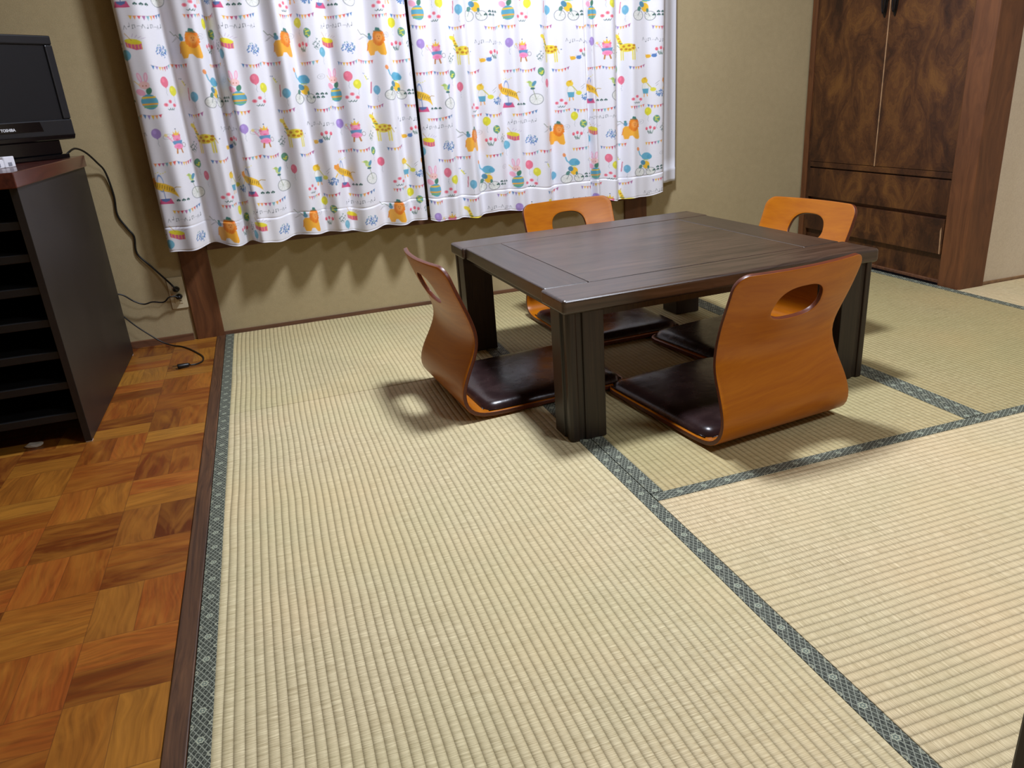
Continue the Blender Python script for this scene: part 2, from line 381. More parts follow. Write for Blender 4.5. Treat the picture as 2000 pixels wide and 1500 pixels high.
# ------------------------------------------------------------------ low table
TX, TY, TR, TH = 1.2544, -1.0487, .038, .3545
tb = empty('low_table', (TX, TY, .0016), TR)
tag(tb, 'square dark wooden low table on four thick legs', 'table')
hw, hd, th = .4525, .449, .036
def board(name, x0, x1, y0, y1, m, bev, z1=TH):
    return boxes(name, [(x0, x1, y0, y1, TH-th, z1)], m, tb, bevel=bev, seg=4)
e = .0006
board('edge_board', -hw, hw, -hd, -hd+.132, M_TABLE, .008)
board('edge_board', -hw, hw, hd-.132, hd, M_TABLE, .008)
board('end_board', -hw+.011, -hw+.13, -hd+.132+e, hd-.132-e, M_TABLEY, .004, TH-.0003)
board('end_board', hw-.13, hw-.011, -hd+.132+e, hd-.132-e, M_TABLEY, .004, TH-.0003)
board('centre_panel', -hw+.13+e, hw-.13-e, -hd+.132+e, hd-.132-e, M_TABLE, .0012, TH-.0006)
boxes('apron', [(-hw+.10, hw-.10, -hd+.035, -hd+.055, TH-th-.022, TH-th+.001), (-hw+.10, hw-.10, hd-.055, hd-.035, TH-th-.022, TH-th+.001),
                (-hw+.035, -hw+.055, -hd+.10, hd-.10, TH-th-.022, TH-th+.001), (hw-.055, hw-.035, -hd+.10, hd-.10, TH-th-.022, TH-th+.001)], M_LEG, tb)
for sx in (-1, 1):
    for sy in (-1, 1):
        # square leg with a stepped, fluted outer corner
        a, b = .094, .012
        P = [(0, 0), (a, 0), (a, -a+.024), (a-.004, -a+.022), (a-.004, -a+.017), (a, -a+.015), (a, -a+.006), (a-.006, -a), (a-.020, -a), (a-.022, -a+.005), (a-.034, -a+.005), (a-.036, -a), (0, -a)]
        P = [(.0, .0), (.0, -.094), (-.054, -.094), (-.056, -.088), (-.070, -.088), (-.072, -.094), (-.087, -.094), (-.094, -.087), (-.094, -.072), (-.088, -.070), (-.088, -.056), (-.094, -.054), (-.094, 0)]
        lx, ly = sx*(hw-.0095), sy*(hd-.0055)
        pts = [((lx - sx*.094) + sx*(-px), (ly - sy*.094) + sy*(-py)) for px, py in P]
        bm = bmesh.new(); prism(bm, pts, 0, TH-th+.002)
        finish(bm, 'leg', M_LEG, tb, bevel=.0018)

# ------------------------------------------------------------------ floor chairs (legless bent plywood)
PROF = [(.500, .0045), (.44, .0042), (.36, .0040), (.28, .0040), (.20, .0040), (.13, .0040), (.085, .0045), (.055, .0075), (.032, .0145), (.014, .028), (.004, .047), (.0015, .070), (.007, .096),
        (.020, .126), (.036, .156), (.050, .186), (.0565, .214), (.052, .243), (.040, .275), (.027, .305), (.014, .335), (.002, .366), (-.007, .391), (-.013, .411)]
def prof_fn():
    P = np.array(PROF); d = np.r_[0, np.cumsum(np.hypot(*np.diff(P, axis=0).T))]
    N = 200; tt = np.linspace(0, d[-1], N)
    # smooth the profile
    X = np.interp(tt, d, P[:, 0]); Z = np.interp(tt, d, P[:, 1])
    k = np.hanning(17); k /= k.sum()
    Xp = np.r_[2*X[0]-X[8:0:-1], X, 2*X[-1]-X[-2:-10:-1]]; Zp = np.r_[2*Z[0]-Z[8:0:-1], Z, 2*Z[-1]-Z[-2:-10:-1]]
    X = np.convolve(Xp, k, 'valid'); Z = np.convolve(Zp, k, 'valid'); Z = np.maximum(Z, .004)
    return tt, X, Z
PT, PX, PZ = prof_fn(); TL = PT[-1]
def half_w(t):
    z = float(np.interp(t, PT, PZ))
    w0 = .1825+.0125*(1-min(max((z-.02)/.13, 0), 1))
    if t > .5: w0 -= .008*math.exp(-((z-.23)/.06)**2)
    return w0
def cup(t, u):   # the back is slightly hollowed across its width
    z = np.interp(t, PT, PZ)
    k = min(max((z-.12)/.2, 0), 1)
    return -.024*k*(1-(u/.18)**2)
def mp(t, u):
    t = min(max(t, 0), TL)
    x = float(np.interp(t, PT, PX)); z = float(np.interp(t, PT, PZ))
    return Vector((x+cup(t, u), u, z))
def make_chair():
    root = empty('floor_chair', (0, 0, 0))
    bm = bmesh.new(); cols = 20
    tz = float(np.interp(.262, PZ[PT > .62], PT[PT > .62]))      # lower limit of the pierced panel
    rc = .05                                                       # rounded front corners of the seat
    ts = [0, .006, .014, .024, .036, .05] + list(np.linspace(.07, tz, 44))
    rows = []
    for t in ts:
        hw_ = half_w(t)
        if t < rc: hw_ -= rc - math.sqrt(max(rc*rc-(rc-t)**2, 0))
        rows.append([bm.verts.new(mp(t, hw_*(2*k/cols-1))) for k in range(cols+1)])
    for A, B in zip(rows, rows[1:]):
        for k in range(cols): bm.faces.new((A[k], A[k+1], B[k+1], B[k]))
    # upper panel as an annulus round the hand hole
    outer = []
    w0 = half_w(tz)
    for k in range(cols+1): outer.append((tz, w0*(2*k/cols-1)))
    ns, R = 10, .034
    for k in range(1, ns+1):
        t = tz+(TL-R-tz)*k/ns; outer.append((t, half_w(t)))
    for k in range(1, 8):
        a = PI/2*k/7; outer.append((TL-R+R*math.sin(a), half_w(TL)-R+R*math.cos(a)))
    nt = 16; wt = half_w(TL)-R
    for k in range(1, nt): outer.append((TL, wt*(1-2*k/nt)))
    for k in range(0, 8):
        a = PI/2*(1-k/7); outer.append((TL-R+R*math.sin(a), -(half_w(TL)-R+R*math.cos(a))))
    for k in range(1, ns): 
        t = TL-R-(TL-R-tz)*k/ns; outer.append((t, -half_w(t)))
    tc = float(np.interp(.327, PZ[PT > .62], PT[PT > .62])); ah, bw = .043, .068
    inner = []
    for t, u in outer:
        a = math.atan2((t-tc)/.085, u/.19)
        c, s = math.cos(a), math.sin(a); q = 2/2.7
        uu_ = bw*abs(c)**q*(1 if c >= 0 else -1); vv = ah*abs(s)**q*(1 if s >= 0 else -1)
        uu_ *= 1-.10*vv/ah
        inner.append((tc+vv, uu_))
    rings = []; NR = 9
    for j in range(NR+1):
        f = (j/NR)
        rings.append([bm.verts.new(mp(to+(ti-to)*f, uo+(ui-uo)*f)) for (to, uo), (ti, ui) in zip(outer, inner)])
    n = len(outer)
    for A, B in zip(rings, rings[1:]):
        for k in range(n): bm.faces.new((A[k], A[(k+1) % n], B[(k+1) % n], B[k]))
    bmesh.ops.remove_doubles(bm, verts=bm.verts, dist=.0004)
    sh = finish(bm, 'seat_shell', [M_PLY, M_PLYE], root, smooth=True)
    # make sure solidify grows towards the sitter's side
    me = sh.data
    s = sh.modifiers.new('solid', 'SOLIDIFY'); s.thickness = .011; s.offset = 1; s.material_offset_rim = 1; s.use_even_offset = True
    f0 = me.polygons[5]
    if f0.normal.z < 0: me.flip_normals()
    b = sh.modifiers.new('bevel', 'BEVEL'); b.width = .0018; b.segments = 3; b.limit_method = 'ANGLE'; b.angle_limit = .9
    # cushion
    bm = bmesh.new()
    NU, NV = 26, 26; x0, x1, y0, y1 = .060, .487, -.187, .187; r = .04; hgt = .033
    def se(a):   # map -1..1 square to rounded square
        return a
    top, bot = {}, {}
    for i in range(NU+1):
        for j in range(NV+1):
            a = math.sin(PI/2*(2*i/NU-1)); b2 = math.sin(PI/2*(2*j/NV-1))
            cx, cy = (x0+x1)/2, (y0+y1)/2; X = a*(x1-x0)/2; Y = b2*(y1-y0)/2
            dx = abs(X)-((x1-x0)/2-r); dy = abs(Y)-((y1-y0)/2-r)
            if dx > 0 and dy > 0:
                m_ = max(dx, dy); l_ = math.hypot(dx, dy); kx = m_/l_
                X = math.copysign((x1-x0)/2-r+dx*kx, X); Y = math.copysign((y1-y0)/2-r+dy*kx, Y)
            ed = min((x1-x0)/2-abs(a)*(x1-x0)/2, (y1-y0)/2-abs(b2)*(y1-y0)/2)
            k = 1-math.exp(-ed/.009); dome = .006*(1-a*a)*(1-b2*b2)
            zt = .017+(hgt-.013)*min(k, 1)+dome
            top[i, j] = bm.verts.new((cx+X, cy+Y, zt)); bot[i, j] = bm.verts.new((cx+X, cy+Y, .0155 if 0 < i < NU and 0 < j < NV else .0165))
    for i in range(NU):
        for j in range(NV):
            bm.faces.new((top[i, j], top[i+1, j], top[i+1, j+1], top[i, j+1])); bm.faces.new((bot[i, j], bot[i, j+1], bot[i+1, j+1], bot[i+1, j]))
    bd = [(i, 0) for i in range(NU)]+[(NU, j) for j in range(NV)]+[(i, NV) for i in range(NU, 0, -1)]+[(0, j) for j in range(NV, 0, -1)]
    for k in range(len(bd)):
        a, b2 = bd[k], bd[(k+1) % len(bd)]; bm.faces.new((bot[a], bot[b2], top[b2], top[a]))
    cu = finish(bm, 'cushion', M_LEATHER, root, smooth=True)
    # seam piping round the cushion
    bm = bmesh.new(); pts = rounded(x0+.003, x1-.003, y0+.003, y1-.003, r-.003, 5); pts.append(pts[0])
    tube(bm, [(x, y, .0185) for x, y in pts], .0017, 6, 2)
    finish(bm, 'piping', M_LEATHER, cu, smooth=True)
    return root
chair0 = make_chair()
def dup(root):
    r = root.copy(); COL.objects.link(r)
    for ch in list(root.children):
        c = ch.copy(); COL.objects.link(c); c.parent = r
        for g in ch.children:
            d = g.copy(); COL.objects.link(d); d.parent = c
    return r
R_ = math.radians
SPOTS = [((1.293, -1.707), R_(97), 'bent plywood floor chair in front, its back turned to the viewer'),
         ((.607, -1.086), R_(4.5), 'bent plywood floor chair on the left of the low table, seen from its side'),
         ((1.300, -.385), R_(-88), 'bent plywood floor chair at the far side of the table, below the curtain'),
         ((1.875, -1.010), R_(189), 'bent plywood floor chair at the right of the table, near the burl wood cupboard')]
for i, ((x, y), rz, lb) in enumerate(SPOTS):
    c = chair0 if i == 0 else dup(chair0)
    c.location = (x, y, .0018); c.rotation_euler = (0, 0, rz)
    tag(c, lb, 'floor chair', 'legless floor chairs around the low table')

# ------------------------------------------------------------------ built-in cupboard of burl veneer
cb = empty('cupboard', (2.64, -.424, 0))
tag(cb, 'tall built-in burl wood cupboard with two doors above two drawers', 'cupboard')
def cbx(name, y0, y1, z0, z1, x0, m, par=None, bevel=.0015, x1=2.70):
    par = par or cb
    o = boxes(name, [(x0, x1, y1, y0, z0, z1)], m, par, bevel=bevel)
    o.matrix_parent_inverse = Matrix.Translation((-2.64, .424, 0)); return o
YL, YR, TOP = -.008, -.846, 1.78
o = boxes('carcass', [(2.66, 2.80, YR, YL, .0, TOP), (2.642, 2.66, -.040, YL, .0, TOP)], M_PILLAR, cb, bevel=.001); o.matrix_parent_inverse = Matrix.Translation((-2.64, .424, 0))
cbx('side_stile', -.041, -.060, .012, TOP, 2.645, M_BURL)
for ya, yb, hy, n_ in ((-.061, -.4535, -.432, 'door'), (-.4575, -.845, -.484, 'door')):
    d = cbx(n_, ya, yb, .418, 1.75, 2.640, M_BURL)
    bm = bmesh.new()
    # wrought iron pull: leaf shaped plate with a drop
    pl = [(hy+.0135*math.sin(a)*(1-.25*math.cos(a)), 1.052-.078*math.cos(a)) for a in np.linspace(0, 2*PI, 24, endpoint=False)]
    prism(bm, pl, 2.6375, 2.6402, 'x')
    tube(bm, [(2.634, hy-.006, 1.107), (2.628, hy-.010, 1.057), (2.629, hy-.005, .999), (2.629, hy+.004, .995), (2.628, hy+.010, 1.057), (2.634, hy+.006, 1.107)], .0028, 8, 4)
    h = finish(bm, 'handle', M_IRON, d, bevel=.0006); h.matrix_parent_inverse = d.matrix_parent_inverse.copy()
    h.matrix_parent_inverse = Matrix.Identity(4)
cbx('meeting_strip', -.4537, -.4573, .418, 1.75, 2.6385, M_TAN, bevel=0)
cbx('rail', -.061, -.845, .394, .4165, 2.641, M_BURL)
cbx('drawer', -.061, -.842, .260, .388, 2.641, M_BURL)
dr = cbx('drawer', -.061, -.838, .114, .246, 2.637, M_BURL)
bm = bmesh.new(); prism(bm, [(-.826, .216), (-.829, .200), (-.833, .115), (-.828, .115), (-.822, .20)], 2.6365, 2.6385, 'x')
finish(bm, 'edge_chip', M_TAN, dr)
cbx('base_panel', -.041, -.846, .010, .112, 2.654, M_BURL)
cbx('plinth', -.041, -.846, .0015, .0125, 2.644, M_PILLAR_H)

# ------------------------------------------------------------------ black shelf unit
sx0, sx1, sy0, sy1, sz = -.93, -.322, -.914, -.085, .668
su = empty('shelf_unit', ((sx0+sx1)/2, (sy0+sy1)/2, 0)); su_l = Vector(su.location)
tag(su, 'black open shelf unit with red-brown top on the wooden floor', 'shelf unit')
def sb(name, lst, m, bevel=.001):
    l = [(a-su_l.x, b-su_l.x, c-su_l.y, d-su_l.y, e1, e2) for a, b, c, d, e1, e2 in lst]
    return boxes(name, l, m, su, bevel=bevel)
sb('side_panel', [(sx1-.018, sx1, sy0, sy1, .003, sz)], M_BLACK)
sb('side_panel', [(sx0, sx0+.018, sy0, sy1, .003, sz)], M_BLACK)
sb('back_panel', [(sx0+.018, sx1-.018, sy1-.008, sy1, .003, sz)], M_BLACKIN)
for z in (.590, .511, .429, .344, .259, .175, .089):
    sb('shelf', [(sx0+.018, sx1-.018, sy0+.004, sy1-.008, z-.020, z)], M_BLACKIN, .0015)
bm = bmesh.new()
pts = [(sx0-.006, -.94), (sx1+.0075, -.94), (sx1+.0075, sy1+.005), (sx0-.006, sy1+.005)]
prism(bm, [(a-su_l.x, b-su_l.y) for a, b in pts], sz, .7045)
finish(bm, 'top_board', M_SLAB, su, bevel=.003, seg=3)
for gx in (sx0+.001, sx1-.017):
    for gy in (sy0+.002, sy1-.02):
        sb('floor_glide', [(gx, gx+.016, gy, gy+.018, 0, .004)], M_WHITEP)

# ------------------------------------------------------------------ television
# local frame: x to the viewer's right along the screen, y backwards, origin at base centre
ang = math.atan2(.725, .69)
TVW, TVH = .432, .287
cr = Vector((-.300, -.205)); dirv = Vector((math.cos(ang), math.sin(ang)))
cen = cr - dirv*(TVW/2)
tv = empty('television', (cen.x, cen.y, .7050), ang)
tag(tv, 'black flat screen television angled on top of the shelf unit', 'television')
zb = .067; bz = .026
bm = bmesh.new()
def fr(x0, x1, z0, z1, y0=0.0, y1=.03): box(bm, x0, x1, y0, y1, z0, z1)
w2 = TVW/2
fr(-w2, w2, zb+TVH-bz, zb+TVH); fr(-w2, w2, zb, zb+.048); fr(-w2, -w2+bz, zb+.048, zb+TVH-bz); fr(w2-bz, w2, zb+.048, zb+TVH-bz)
finish(bm, 'bezel', M_TVB, tv, bevel=.004, seg=3)
boxes('screen', [(-w2+bz-.002, w2-bz+.002, .006, .02, zb+.046, zb+TVH-bz+.002)], M_SCREEN, tv)
boxes('back_cover', [(-w2+.004, w2-.004, .028, .045, zb+.003, zb+TVH-.004), (-w2+.05, w2-.05, .044, .085, zb+.03, zb+TVH-.05)], M_TVB, tv, bevel=.006, seg=3)
bm = bmesh.new(); prism(bm, [(-.125, zb+.044), (.108, zb+.044), (.114, zb+.016), (-.131, zb+.016)], -.0012, .002, 'y')
gp = finish(bm, 'gloss_strip', M_TVG, tv, bevel=.0005)
bm = bmesh.new(); prism(bm, [(-w2-.002, zb+.004), (w2+.002, zb+.004), (w2-.004, zb-.012), (-w2+.004, zb-.012)], .0, .03, 'y')
finish(bm, 'lower_lip', M_TVG, tv, bevel=.003)
boxes('stand', [(-.16, .17, -.012, .085, 0, .0135), (-.15, .16, .004, .06, .0135, zb-.011)], M_TVG, tv, bevel=.003)
cu = bpy.data.curves.new('brand', 'FONT'); cu.body = 'TOSHIBA'; cu.size = .0108; cu.extrude = .0003; cu.align_x = 'CENTER'; cu.offset = .00035
to = bpy.data.objects.new('brand_tmp', cu); COL.objects.link(to)
bpy.context.view_layer.update()
me = bpy.data.meshes.new_from_object(to.evaluated_get(bpy.context.evaluated_depsgraph_get()))
bpy.data.objects.remove(to)
lo = link('logo', me, M_LOGO, gp); lo.rotation_euler = (PI/2, 0, 0); lo.location = (.004, -.0016, zb+.022)
lo.data.materials.clear(); lo.data.materials.append(M_LOGO)

# white plastic tap on the shelf top
wt = empty('power_tap', (-.445, -.700, .7045), R_(70))
tag(wt, 'white plastic power tap lying on the shelf top before the television', 'power tap')
bm = bmesh.new()
for k in range(5): prism(bm, rounded(-.115+.047*k, -.115+.044+.047*k, -.016, .016, .004, 3), 0, .028-.006*(k%2))
box(bm, -.11, .11, -.013, .013, .001, .020)
finish(bm, 'body', M_WHITEP, wt, bevel=.002)
for k in range(5): boxes('slot', [(-.102+.047*k, -.088+.047*k, -.0172, -.0155, .004, .013)], M_GREYP, wt)
bm = bmesh.new(); tube(bm, [(-.116, 0, .008), (-.15, -.01, .006), (-.20, .02, .003), (-.25, .03, .003)], .003)
finish(bm, 'lead', M_WHITEP, wt, smooth=True)

# ------------------------------------------------------------------ wall outlet, cords and plug
ou = empty('wall_outlet', (-.138, 0, .187))
tag(ou, 'ivory double wall outlet low beside the left pillar', 'wall outlet')
bm = bmesh.new(); prism(bm, rounded(-.0285, .0285, -.060, .060, .004, 4), -.0055, 0, 'y'); finish(bm, 'cover_plate', M_PLATE, ou, bevel=.0015)
bm = bmesh.new(); prism(bm, rounded(-.014, .014, -.040, .040, .003, 4), -.0075, -.005, 'y'); sk = finish(bm, 'socket_insert', M_PLATE, ou, bevel=.0006)
bm = bmesh.new()
box(bm, .001, .010, -.0079, -.0074, -.031, -.029)
for dx in (-.005, .004): box(bm, dx, dx+.0016, -.0079, -.0074, -.024, -.017)
finish(bm, 'slots', M_CORD, sk)
bm = bmesh.new(); prism(bm, [(.0035*math.cos(a)-.0, .0035*math.sin(a)+.0) for a in np.linspace(0, 2*PI, 10, endpoint=False)], -.0075, -.005, 'y')
sc = finish(bm, 'screw', M_METAL, ou); sc.location = (-.020, 0, -.004)
def cord(name, label, pts, r=.0033, heads=()):
    t = empty(name, pts[0]); p0 = Vector(pts[0]); tag(t, label, 'cable')
    bm = bmesh.new()
    tube(bm, [Vector(p)-p0 for p in pts], r, 8, 6)
    finish(bm, 'cable', M_CORD, t, smooth=True)
    return t, p0
def plughead(t, p0, c, r=.0125, ln=.024):
    bm = bmesh.new(); q = Vector(c)-p0
    n_ = 14; R1 = [(1.0, 0), (1.0, .35), (.8, .7), (.5, 1)]
    rings = [[bm.verts.new((q.x+r*k*math.cos(2*PI*i/n_), q.y-ln*d, q.z+r*k*.85*math.sin(2*PI*i/n_))) for i in range(n_)] for k, d in R1]
    for A, B in zip(rings, rings[1:]):
        for i in range(n_): bm.faces.new((A[i], A[(i+1) % n_], B[(i+1) % n_], B[i]))
    bm.faces.new(rings[0]); bm.faces.new(rings[-1][::-1])
    finish(bm, 'plug', M_CORD, t, smooth=True)
tvp = dirv*.17
c1 = (cen.x+tvp.x, cen.y+tvp.y, .722)
t, p0 = cord('power_cable', 'black television cable hanging down the plaster wall to the outlet',
     [(-.352, -.172, .7085), (-.343, -.158, .719), (-.330, -.110, .728), (-.312, -.060, .712), (-.290, -.030, .675), (-.275, -.012, .640), (-.268, -.006, .560), (-.272, -.006, .492), (-.250, -.006, .440), (-.236, -.006, .410), (-.240, -.006, .350),
      (-.205, -.010, .300), (-.170, -.020, .254), (-.145, -.034, .222), (-.138, -.034, .206)])
plughead(t, p0, (-.138, -.008, .203))
t, p0 = cord('electric_cable', 'black cable leading from behind the shelf unit into the outlet',
     [(-.42, -.055, .235), (-.345, -.045, .222), (-.315, -.040, .212), (-.285, -.036, .184), (-.255, -.034, .168), (-.225, -.034, .172), (-.188, -.036, .166), (-.165, -.040, .182), (-.145, -.036, .182), (-.136, -.036, .176)], .0028)
plughead(t, p0, (-.134, -.008, .174))
t, p0 = cord('electric_cable', 'loose black cable trailing onto the wooden floor, its plug unconnected',
     [(-.40, -.050, .21), (-.345, -.050, .155), (-.300, -.050, .098), (-.262, -.052, .058), (-.225, -.056, .024), (-.190, -.066, .006), (-.160, -.085, .003), (-.128, -.135, .003), (-.096, -.205, .003), (-.072, -.270, .003), (-.070, -.325, .003), (-.088, -.352, .004), (-.108, -.360, .006)], .0026)
bm = bmesh.new(); q = Vector((-.108, -.360, .0085))-p0
d2 = Vector((-1, -.12, 0)).normalized(); s2 = Vector((-d2.y, d2.x, 0))
rings = []
for k, (l_, a_, b_) in enumerate(((0, .004, .004), (.006, .0075, .0065), (.028, .0095, .0078), (.036, .0105, .0082), (.040, .0098, .0078))):
    rings.append([bm.verts.new(q+d2*l_+s2*(a_*math.cos(2*PI*i/12))+Vector((0, 0, b_*math.sin(2*PI*i/12)))) for i in range(12)])
for A, B in zip(rings, rings[1:]):
    for i in range(12): bm.faces.new((A[i], A[(i+1) % 12], B[(i+1) % 12], B[i]))
bm.faces.new(rings[0][::-1]); bm.faces.new(rings[-1])
pg = finish(bm, 'plug', M_CORD, t, smooth=True)
bm = bmesh.new()
for s_ in (-1, 1):
    c = q+d2*.040+s2*(s_*.006); n_ = [c+s2*.0007, c-s2*.0007]
    vs = []
    for e_ in (0, .016):
        for z_ in (-.003, .003):
            for sd in (-.0007, .0007): vs.append(bm.verts.new(c+d2*e_+s2*sd+Vector((0, 0, z_))))
    for f in ((0, 1, 3, 2), (4, 6, 7, 5), (0, 4, 5, 1), (2, 3, 7, 6), (0, 2, 6, 4), (1, 5, 7, 3)): bm.faces.new([vs[i] for i in f])
finish(bm, 'prongs', M_METAL, pg)

# crumpled scrap under the shelf unit
bm = bmesh.new(); bmesh.ops.create_icosphere(bm, subdivisions=2, radius=1); random.seed(3)
for v in bm.verts: v.co = Vector((v.co.x*.022, v.co.y*.012, max(v.co.z, -.6)*.007+.0045))*random.uniform(.8, 1.15)
sc = finish(bm, 'paper_scrap', M_DUST, loc=(-.470, -.875, 0)); tag(sc, 'small pale paper scrap on the floor beneath the shelf unit', 'paper scrap')
# ------------------------------------------------------------------ printed curtains
# The textile print is drawn here in code (4 rows of circus motifs per repeat) and stored per vertex.
TW, THh, SS = 317, 618, 3
TILE = np.ones((THh*SS, TW*SS, 3), np.float32)*np.array((236, 235, 241), np.float32)
def _paint(maskfn, x0, x1, z0, z1, col, al=1.0):
    for ox in (-TW, 0, TW):
        for oz in (-THh, 0, THh):
            a0, a1 = int(max((x0+ox)*SS-1, 0)), int(min((x1+ox)*SS+2, TW*SS)); b0, b1 = int(max((z0+oz)*SS-1, 0)), int(min((z1+oz)*SS+2, THh*SS))
            if a1 <= a0 or b1 <= b0: continue
            X, Z = np.meshgrid((np.arange(a0, a1)+.5)/SS-ox, (np.arange(b0, b1)+.5)/SS-oz)
            m = maskfn(X, Z).astype(np.float32)[..., None]*al
            TILE[b0:b1, a0:a1] = TILE[b0:b1, a0:a1]*(1-m)+np.array(col, np.float32)*m
def ell(x, z, a, b, col, rot=0, al=.95, ring=0):
    c, s = math.cos(rot), math.sin(rot); R = max(a, b)+1
    def f(X, Z):
        u = (X-x)*c+(Z-z)*s; v = -(X-x)*s+(Z-z)*c; d = np.hypot(u/a, v/b)
        return (d < 1) & (d > 1-ring/min(a, b)) if ring else d < 1
    _paint(f, x-R, x+R, z-R, z+R, col, al)
def poly(pts, col, al=.95):
    P = np.array(pts, float)
    def f(X, Z):
        ins = np.zeros(X.shape, bool); n = len(P)
        for i in range(n):
            x1, z1 = P[i]; x2, z2 = P[(i+1) % n]
            if z1 == z2: continue
            ins ^= ((z1 > Z) != (z2 > Z)) & (X < (x2-x1)*(Z-z1)/(z2-z1)+x1)
        return ins
    _paint(f, P[:, 0].min(), P[:, 0].max(), P[:, 1].min(), P[:, 1].max(), col, al)
def ln(pts, wd, col, al=.9):
    for (x1, z1), (x2, z2) in zip(pts, pts[1:]):
        L2 = (x2-x1)**2+(z2-z1)**2+1e-9
        def f(X, Z):
            t = np.clip(((X-x1)*(x2-x1)+(Z-z1)*(z2-z1))/L2, 0, 1)
            return np.hypot(X-x1-t*(x2-x1), Z-z1-t*(z2-z1)) < wd/2
        _paint(f, min(x1, x2)-wd, max(x1, x2)+wd, min(z1, z2)-wd, max(z1, z2)+wd, col, al)
PK, YE, OR, BL, TE, GR, PU, GY, DG, RD = (238, 120, 140), (232, 220, 50), (246, 158, 40), (96, 176, 206), (70, 140, 140), (70, 130, 90), (168, 140, 206), (150, 150, 150), (54, 92, 84), (222, 84, 100)
DB, BR = (90, 130, 190), (170, 90, 40)
BCOL = [(80, 130, 180), (150, 130, 190), (238, 190, 60), (240, 150, 90), (214, 70, 90), (170, 100, 150), (120, 180, 190), (240, 170, 80), (226, 90, 80), (90, 120, 170)]
rg = random.Random(5)
def bunting(x, z, n=8, sag=4, w_=11.5, s0=0, slope=0):
    ps = []
    for k in range(n+1):
        t = k/n; ps.append((x+w_*k, z-sag*4*t*(1-t)+slope*t))
    ln(ps, 1.1, (200, 160, 160), .8)
    for k in range(n):
        (a, b), (c, d) = ps[k], ps[k+1]; hh = 12.5+rg.uniform(-2, 2)
        poly([(a+.8, b), (c-.8, d), ((a+c)/2, (b+d)/2-hh)], BCOL[(k+s0) % 10], .92)
def balloon(x, z, col, a=12, b=16, spots=False):
    ln([(x, z-b), (x+1.5, z-b-9), (x-1, z-b-17), (x+2, z-b-26)], .9, (150, 160, 170), .8)
    ell(x, z, a, b, col); ell(x-a*.3, z+b*.3, a*.35, b*.4, tuple(min(255, c+28) for c in col), 0, .6)
    poly([(x-2.5, z-b-2), (x+2.5, z-b-2), (x, z-b+3)], col)
    if spots:
        for _ in range(8): ell(x+rg.uniform(-.6, .6)*a, z+rg.uniform(-.65, .65)*b, 2.6, 2.4, (226, 226, 80), 0, .9)
def tulips(x, z):
    for d in (-13, 0, 13):
        ell(x+d, z+(12 if d == 0 else 8), 4.6, 6.5, PK); ell(x+d, z+(9 if d == 0 else 5), 3, 4, RD, 0, .6)
        ln([(x+d*.75, z+2), (x+d*.35, z-14)], 1.6, GR)
        ln([(x+d*.35-5, z-3), (x+d*.35, z-14)], 2, DG)
def leaves(x, z, col, n=34, w_=19, h_=19):
    for _ in range(n*2):
        a, b = rg.uniform(-1, 1), rg.uniform(-1, 1)
        if a*a+b*b > 1.1: continue
        th = rg.uniform(.7, 2.3); ell(x+a*w_, z+b*h_, 3.0, 1.3, col if rg.random() < .75 else (110, 160, 170), th)
def sprig(x, z):
    for k, hh in ((-9, 6), (0, 20), (9, 11)):
        ln([(x+k*.3, z-19), (x+k*.8, z-6), (x+k, z+hh)], .8, (110, 140, 124))
        for q in range(4):
            t = (q+.7)/4.4; zz = z-17+(hh+17)*t; xx = x+k*(.3+.7*t)
            ell(xx+(2.6 if q % 2 else -2.6), zz+1.5, 2.7, 1.1, DG, .8 if q % 2 else 2.35)
def clover(x, z, n=3):
    for k in range(n):
        for d in (-3, 0, 3): ell(x+k*13+d, z+(2.5 if d == 0 else 0), 2.1, 3, DG)
        ln([(x+k*13, z), (x+k*13, z-5)], 1, DG)
def flowers(x, z):
    for dx, dz in ((-15, 0), (0, 10), (13, -2)):
        ell(x+dx, z+dz, 6, 6, PK, 0, .8); ell(x+dx, z+dz, 3, 3, RD, 0, .7); ln([(x+dx*.5-4, z-14), (x+dx*.5, z-17), (x+dx*.5+4, z-11)], 1.8, DG)
def notes(x, z, n=9):
    px = x
    for k in range(n):
        dz = rg.uniform(-4, 6)
        k2 = k % 4
        if k2 == 0: ln([(px, z+dz-6), (px+3, z+dz+6), (px+7, z+dz-5)], 1.1, (110, 116, 120))
        elif k2 == 1: ell(px+2, z+dz-4, 2.2, 1.7, (110, 116, 120)); ln([(px+4, z+dz-4), (px+4, z+dz+7)], 1, (110, 116, 120))
        elif k2 == 2: ln([(px, z+dz-5), (px, z+dz+5), (px+6, z+dz+5), (px+6, z+dz-4)], 1.1, (110, 116, 120)); ell(px, z+dz-5, 1.8, 1.4, (110, 116, 120))
        else: ln([(px, z), (px+5, z+1), (px+11, z-1)], .9, (130, 130, 136))
        px += 10.5
def bubble(x, z):
    ell(x, z, 12, 8.5, (168, 170, 176), .3, .8, ring=1.0); ln([(x-6, z+1), (x-2, z+2), (x+5, z+3)], .9, (150, 150, 156)); ln([(x-5, z-3), (x+4, z-1)], .9, (150, 150, 156))
def drum(x, z):
    poly([(x-20, z+6), (x+18, z-2), (x+18, z-20), (x+2, z-22), (x-19, z-12)], (214, 92, 130)); ell(x-1, z+3, 20, 8, YE, -.2)
    for k in range(5): ln([(x-15+k*8, z-2-k*1.5), (x-15+k*8, z-14-k*1.5)], 2, (246, 196, 90), .8)
    ln([(x-17, z+28), (x-4, z+6)], 1.6, (196, 150, 60)); 
    for k in range(4): ln([(x+k*7-2, z+17-k*2), (x+2+k*9, z+26-k*4)], 1.2, (190, 170, 200))
